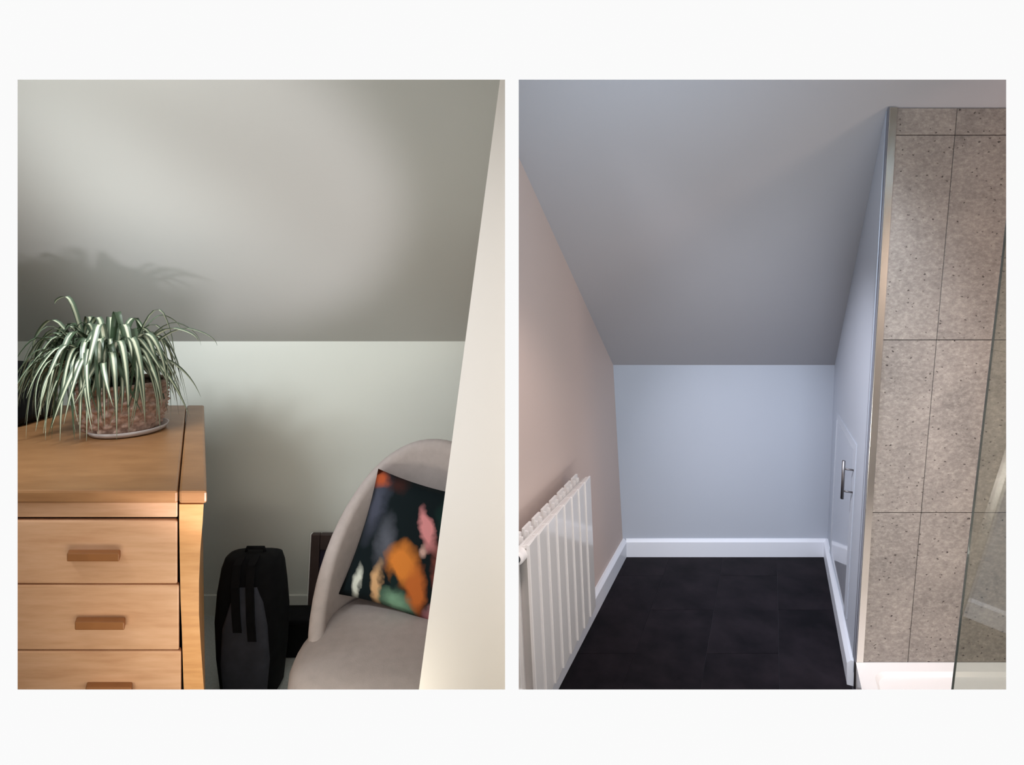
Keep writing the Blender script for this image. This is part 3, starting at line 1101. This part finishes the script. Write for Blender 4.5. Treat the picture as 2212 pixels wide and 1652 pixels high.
# bar handle: posts stand on the door near its front edge
hp = []
foot1 = on_wall(1847.5, 1016, 0.005)
foot2 = on_wall(1845.0, 1064, 0.005)
foot2.x, foot2.y = foot2.x, foot2.y
so = 0.035
handle = mesh_obj('handle', (lambda b: (tube(b, [foot1 + NW * so + (foot1 - foot2) * 0.36, foot2 + NW * so - (foot1 - foot2) * 0.36], 0.0058, 14), b)[1])(bmesh.new()), M['chrome'], door, True)
for ft in (foot1, foot2):
    bm = bmesh.new()
    tube(bm, [ft, ft + NW * (so - 0.003)], 0.0035, 10)
    p = mesh_obj('handle_post', bm, M['chrome'], None, True)
    p.parent = handle

# ------------------------------------------------------------------ radiator
dv = Vector((KX, 1, 0)).normalized()
nv = Vector((dv.y, -dv.x, 0))
ZR0, ZR1 = 0.16, 0.70
cw = -0.792 - 0.0545 * 0.43                      # wall surface at mid height


def rp(s, o, z):
    """s along the wall from the near end, o away from the wall, z up"""
    y = 1.724 + s * dv.y
    base = Vector((KX * 1.724 + cw, 1.724, 0))
    return base + dv * s + nv * o + Vector((0, 0, z)) + Vector((-0.050, -0.07, 0)) * (z - 0.43)   # parallel to the leaning wall


# shift so that the near end of the front plates is at y = 1.724
rad = thing('radiator', rp(0.32, 0.06, 0.0), 'white finned radiator mounted on the warm beige wall', 'radiator')
PITCH = 0.0806
HZ, HB = 0.668, 0.20


def block(bm, s0, s1, o0a, o0b, o1a, o1b, z0, z1):
    """o0*: inner face at near / far end, o1*: outer face at near / far end"""
    hexa(bm, [rp(s0, o0a, z0), rp(s0, o1a, z0), rp(s1, o1b, z0), rp(s1, o0b, z0)],
         [rp(s0, o0a, z1), rp(s0, o1a, z1), rp(s1, o1b, z1), rp(s1, o0b, z1)])


for i in range(8):
    s0 = 0.045 + i * PITCH
    s1 = s0 + PITCH
    bm = bmesh.new()
    block(bm, s0, s1 - 0.0005, 0.0835, 0.0835, 0.0950, 0.0905, ZR0, ZR1)
    bevel(bm, 0.0015, 1)
    mesh_obj('front_fin', bm, M['rad_white'], rad)
    bm = bmesh.new()
    block(bm, s0 + 0.004, s1 - 0.016, 0.034, 0.034, 0.042, 0.042, ZR0 + 0.02, ZR1 + 0.005)
    block(bm, s0 + 0.010, s0 + 0.018, 0.042, 0.042, 0.052, 0.052, ZR0 + 0.03, ZR1 - 0.005)
    block(bm, s1 - 0.034, s1 - 0.026, 0.042, 0.042, 0.052, 0.052, ZR0 + 0.03, ZR1 - 0.005)
    mesh_obj('rear_fin', bm, M['rad_white'], rad)
    bm = bmesh.new()
    block(bm, s0 + 0.034, s0 + 0.042, 0.043, 0.043, 0.0855, 0.0855, ZR0 + 0.01, ZR1 - 0.03)
    mesh_obj('web', bm, M['rad_white'], rad)
    # curved shoulder from the top of the front plate to the header tube
    bm = bmesh.new()
    lo = [rp(s0 + 0.002, 0.0938, ZR1 - 0.010), rp(s1 - 0.006, 0.0898, ZR1 - 0.010), rp(s1 - 0.006, 0.060, HZ + 0.008), rp(s0 + 0.002, 0.060, HZ + 0.008)]
    hi = [rp(s0 + 0.002, 0.0938, ZR1 + 0.001), rp(s1 - 0.006, 0.0898, ZR1 + 0.001), rp(s1 - 0.006, 0.070, HZ + 0.026), rp(s0 + 0.002, 0.070, HZ + 0.026)]
    hexa(bm, lo, hi)
    bevel(bm, 0.002, 1)
    mesh_obj('shoulder', bm, M['rad_white'], rad)
SE = 0.045 + 8 * PITCH
for z, nm in ((HZ, 'top_header'), (HB, 'bottom_header')):
    bm = bmesh.new()
    tube(bm, [rp(0.012, 0.066, z), rp(0.02, 0.066, z), rp(SE - 0.012, 0.066, z), rp(SE - 0.004, 0.066, z)], [0.019, 0.0205, 0.0205, 0.017], 20)
    hd = mesh_obj(nm, bm, M['rad_white'], rad, True)
    bm = bmesh.new()
    tube(bm, [rp(0.0105, 0.066, z), rp(0.013, 0.066, z)], 0.013, 16)
    c = mesh_obj('bore_disc', bm, M['dark_hole'], None)  # flat dark disc painted in for the shaded bore
    c.parent = hd
for s in (0.16, 0.58):
    bm = bmesh.new()
    block(bm, s, s + 0.03, -0.012, -0.012, 0.034, 0.034, 0.60, 0.63)
    mesh_obj('wall_bracket', bm, M['rad_white'], rad)
# thermostat valve on its pipe, at the near end
val = thing('radiator_valve', (0.020, 1.655, 0), 'white radiator valve on a floor pipe at the near end of the radiator', 'valve')
bm = bmesh.new()
lathe(bm, [(0.009, 0.17), (0.016, 0.18), (0.018, 0.20), (0.021, 0.22), (0.021, 0.292), (0.019, 0.303), (0.012, 0.308)], (0.020, 1.655, 0), 24)
mesh_obj('valve_head', bm, M['white_plastic'], val, True)
bm = bmesh.new()
tube(bm, [(0.020, 1.655, 0.0), (0.020, 1.655, 0.175)], 0.0075, 12)
e_ = rp(-0.001, 0.066, HB)
tube(bm, [(0.020, 1.655, 0.165), (0.020 + (e_.x - 0.020) * 0.5, 1.655 + (e_.y - 1.655) * 0.4, 0.19), tuple(e_)], 0.0075, 12)
mesh_obj('pipe', bm, M['chrome'], val, True)
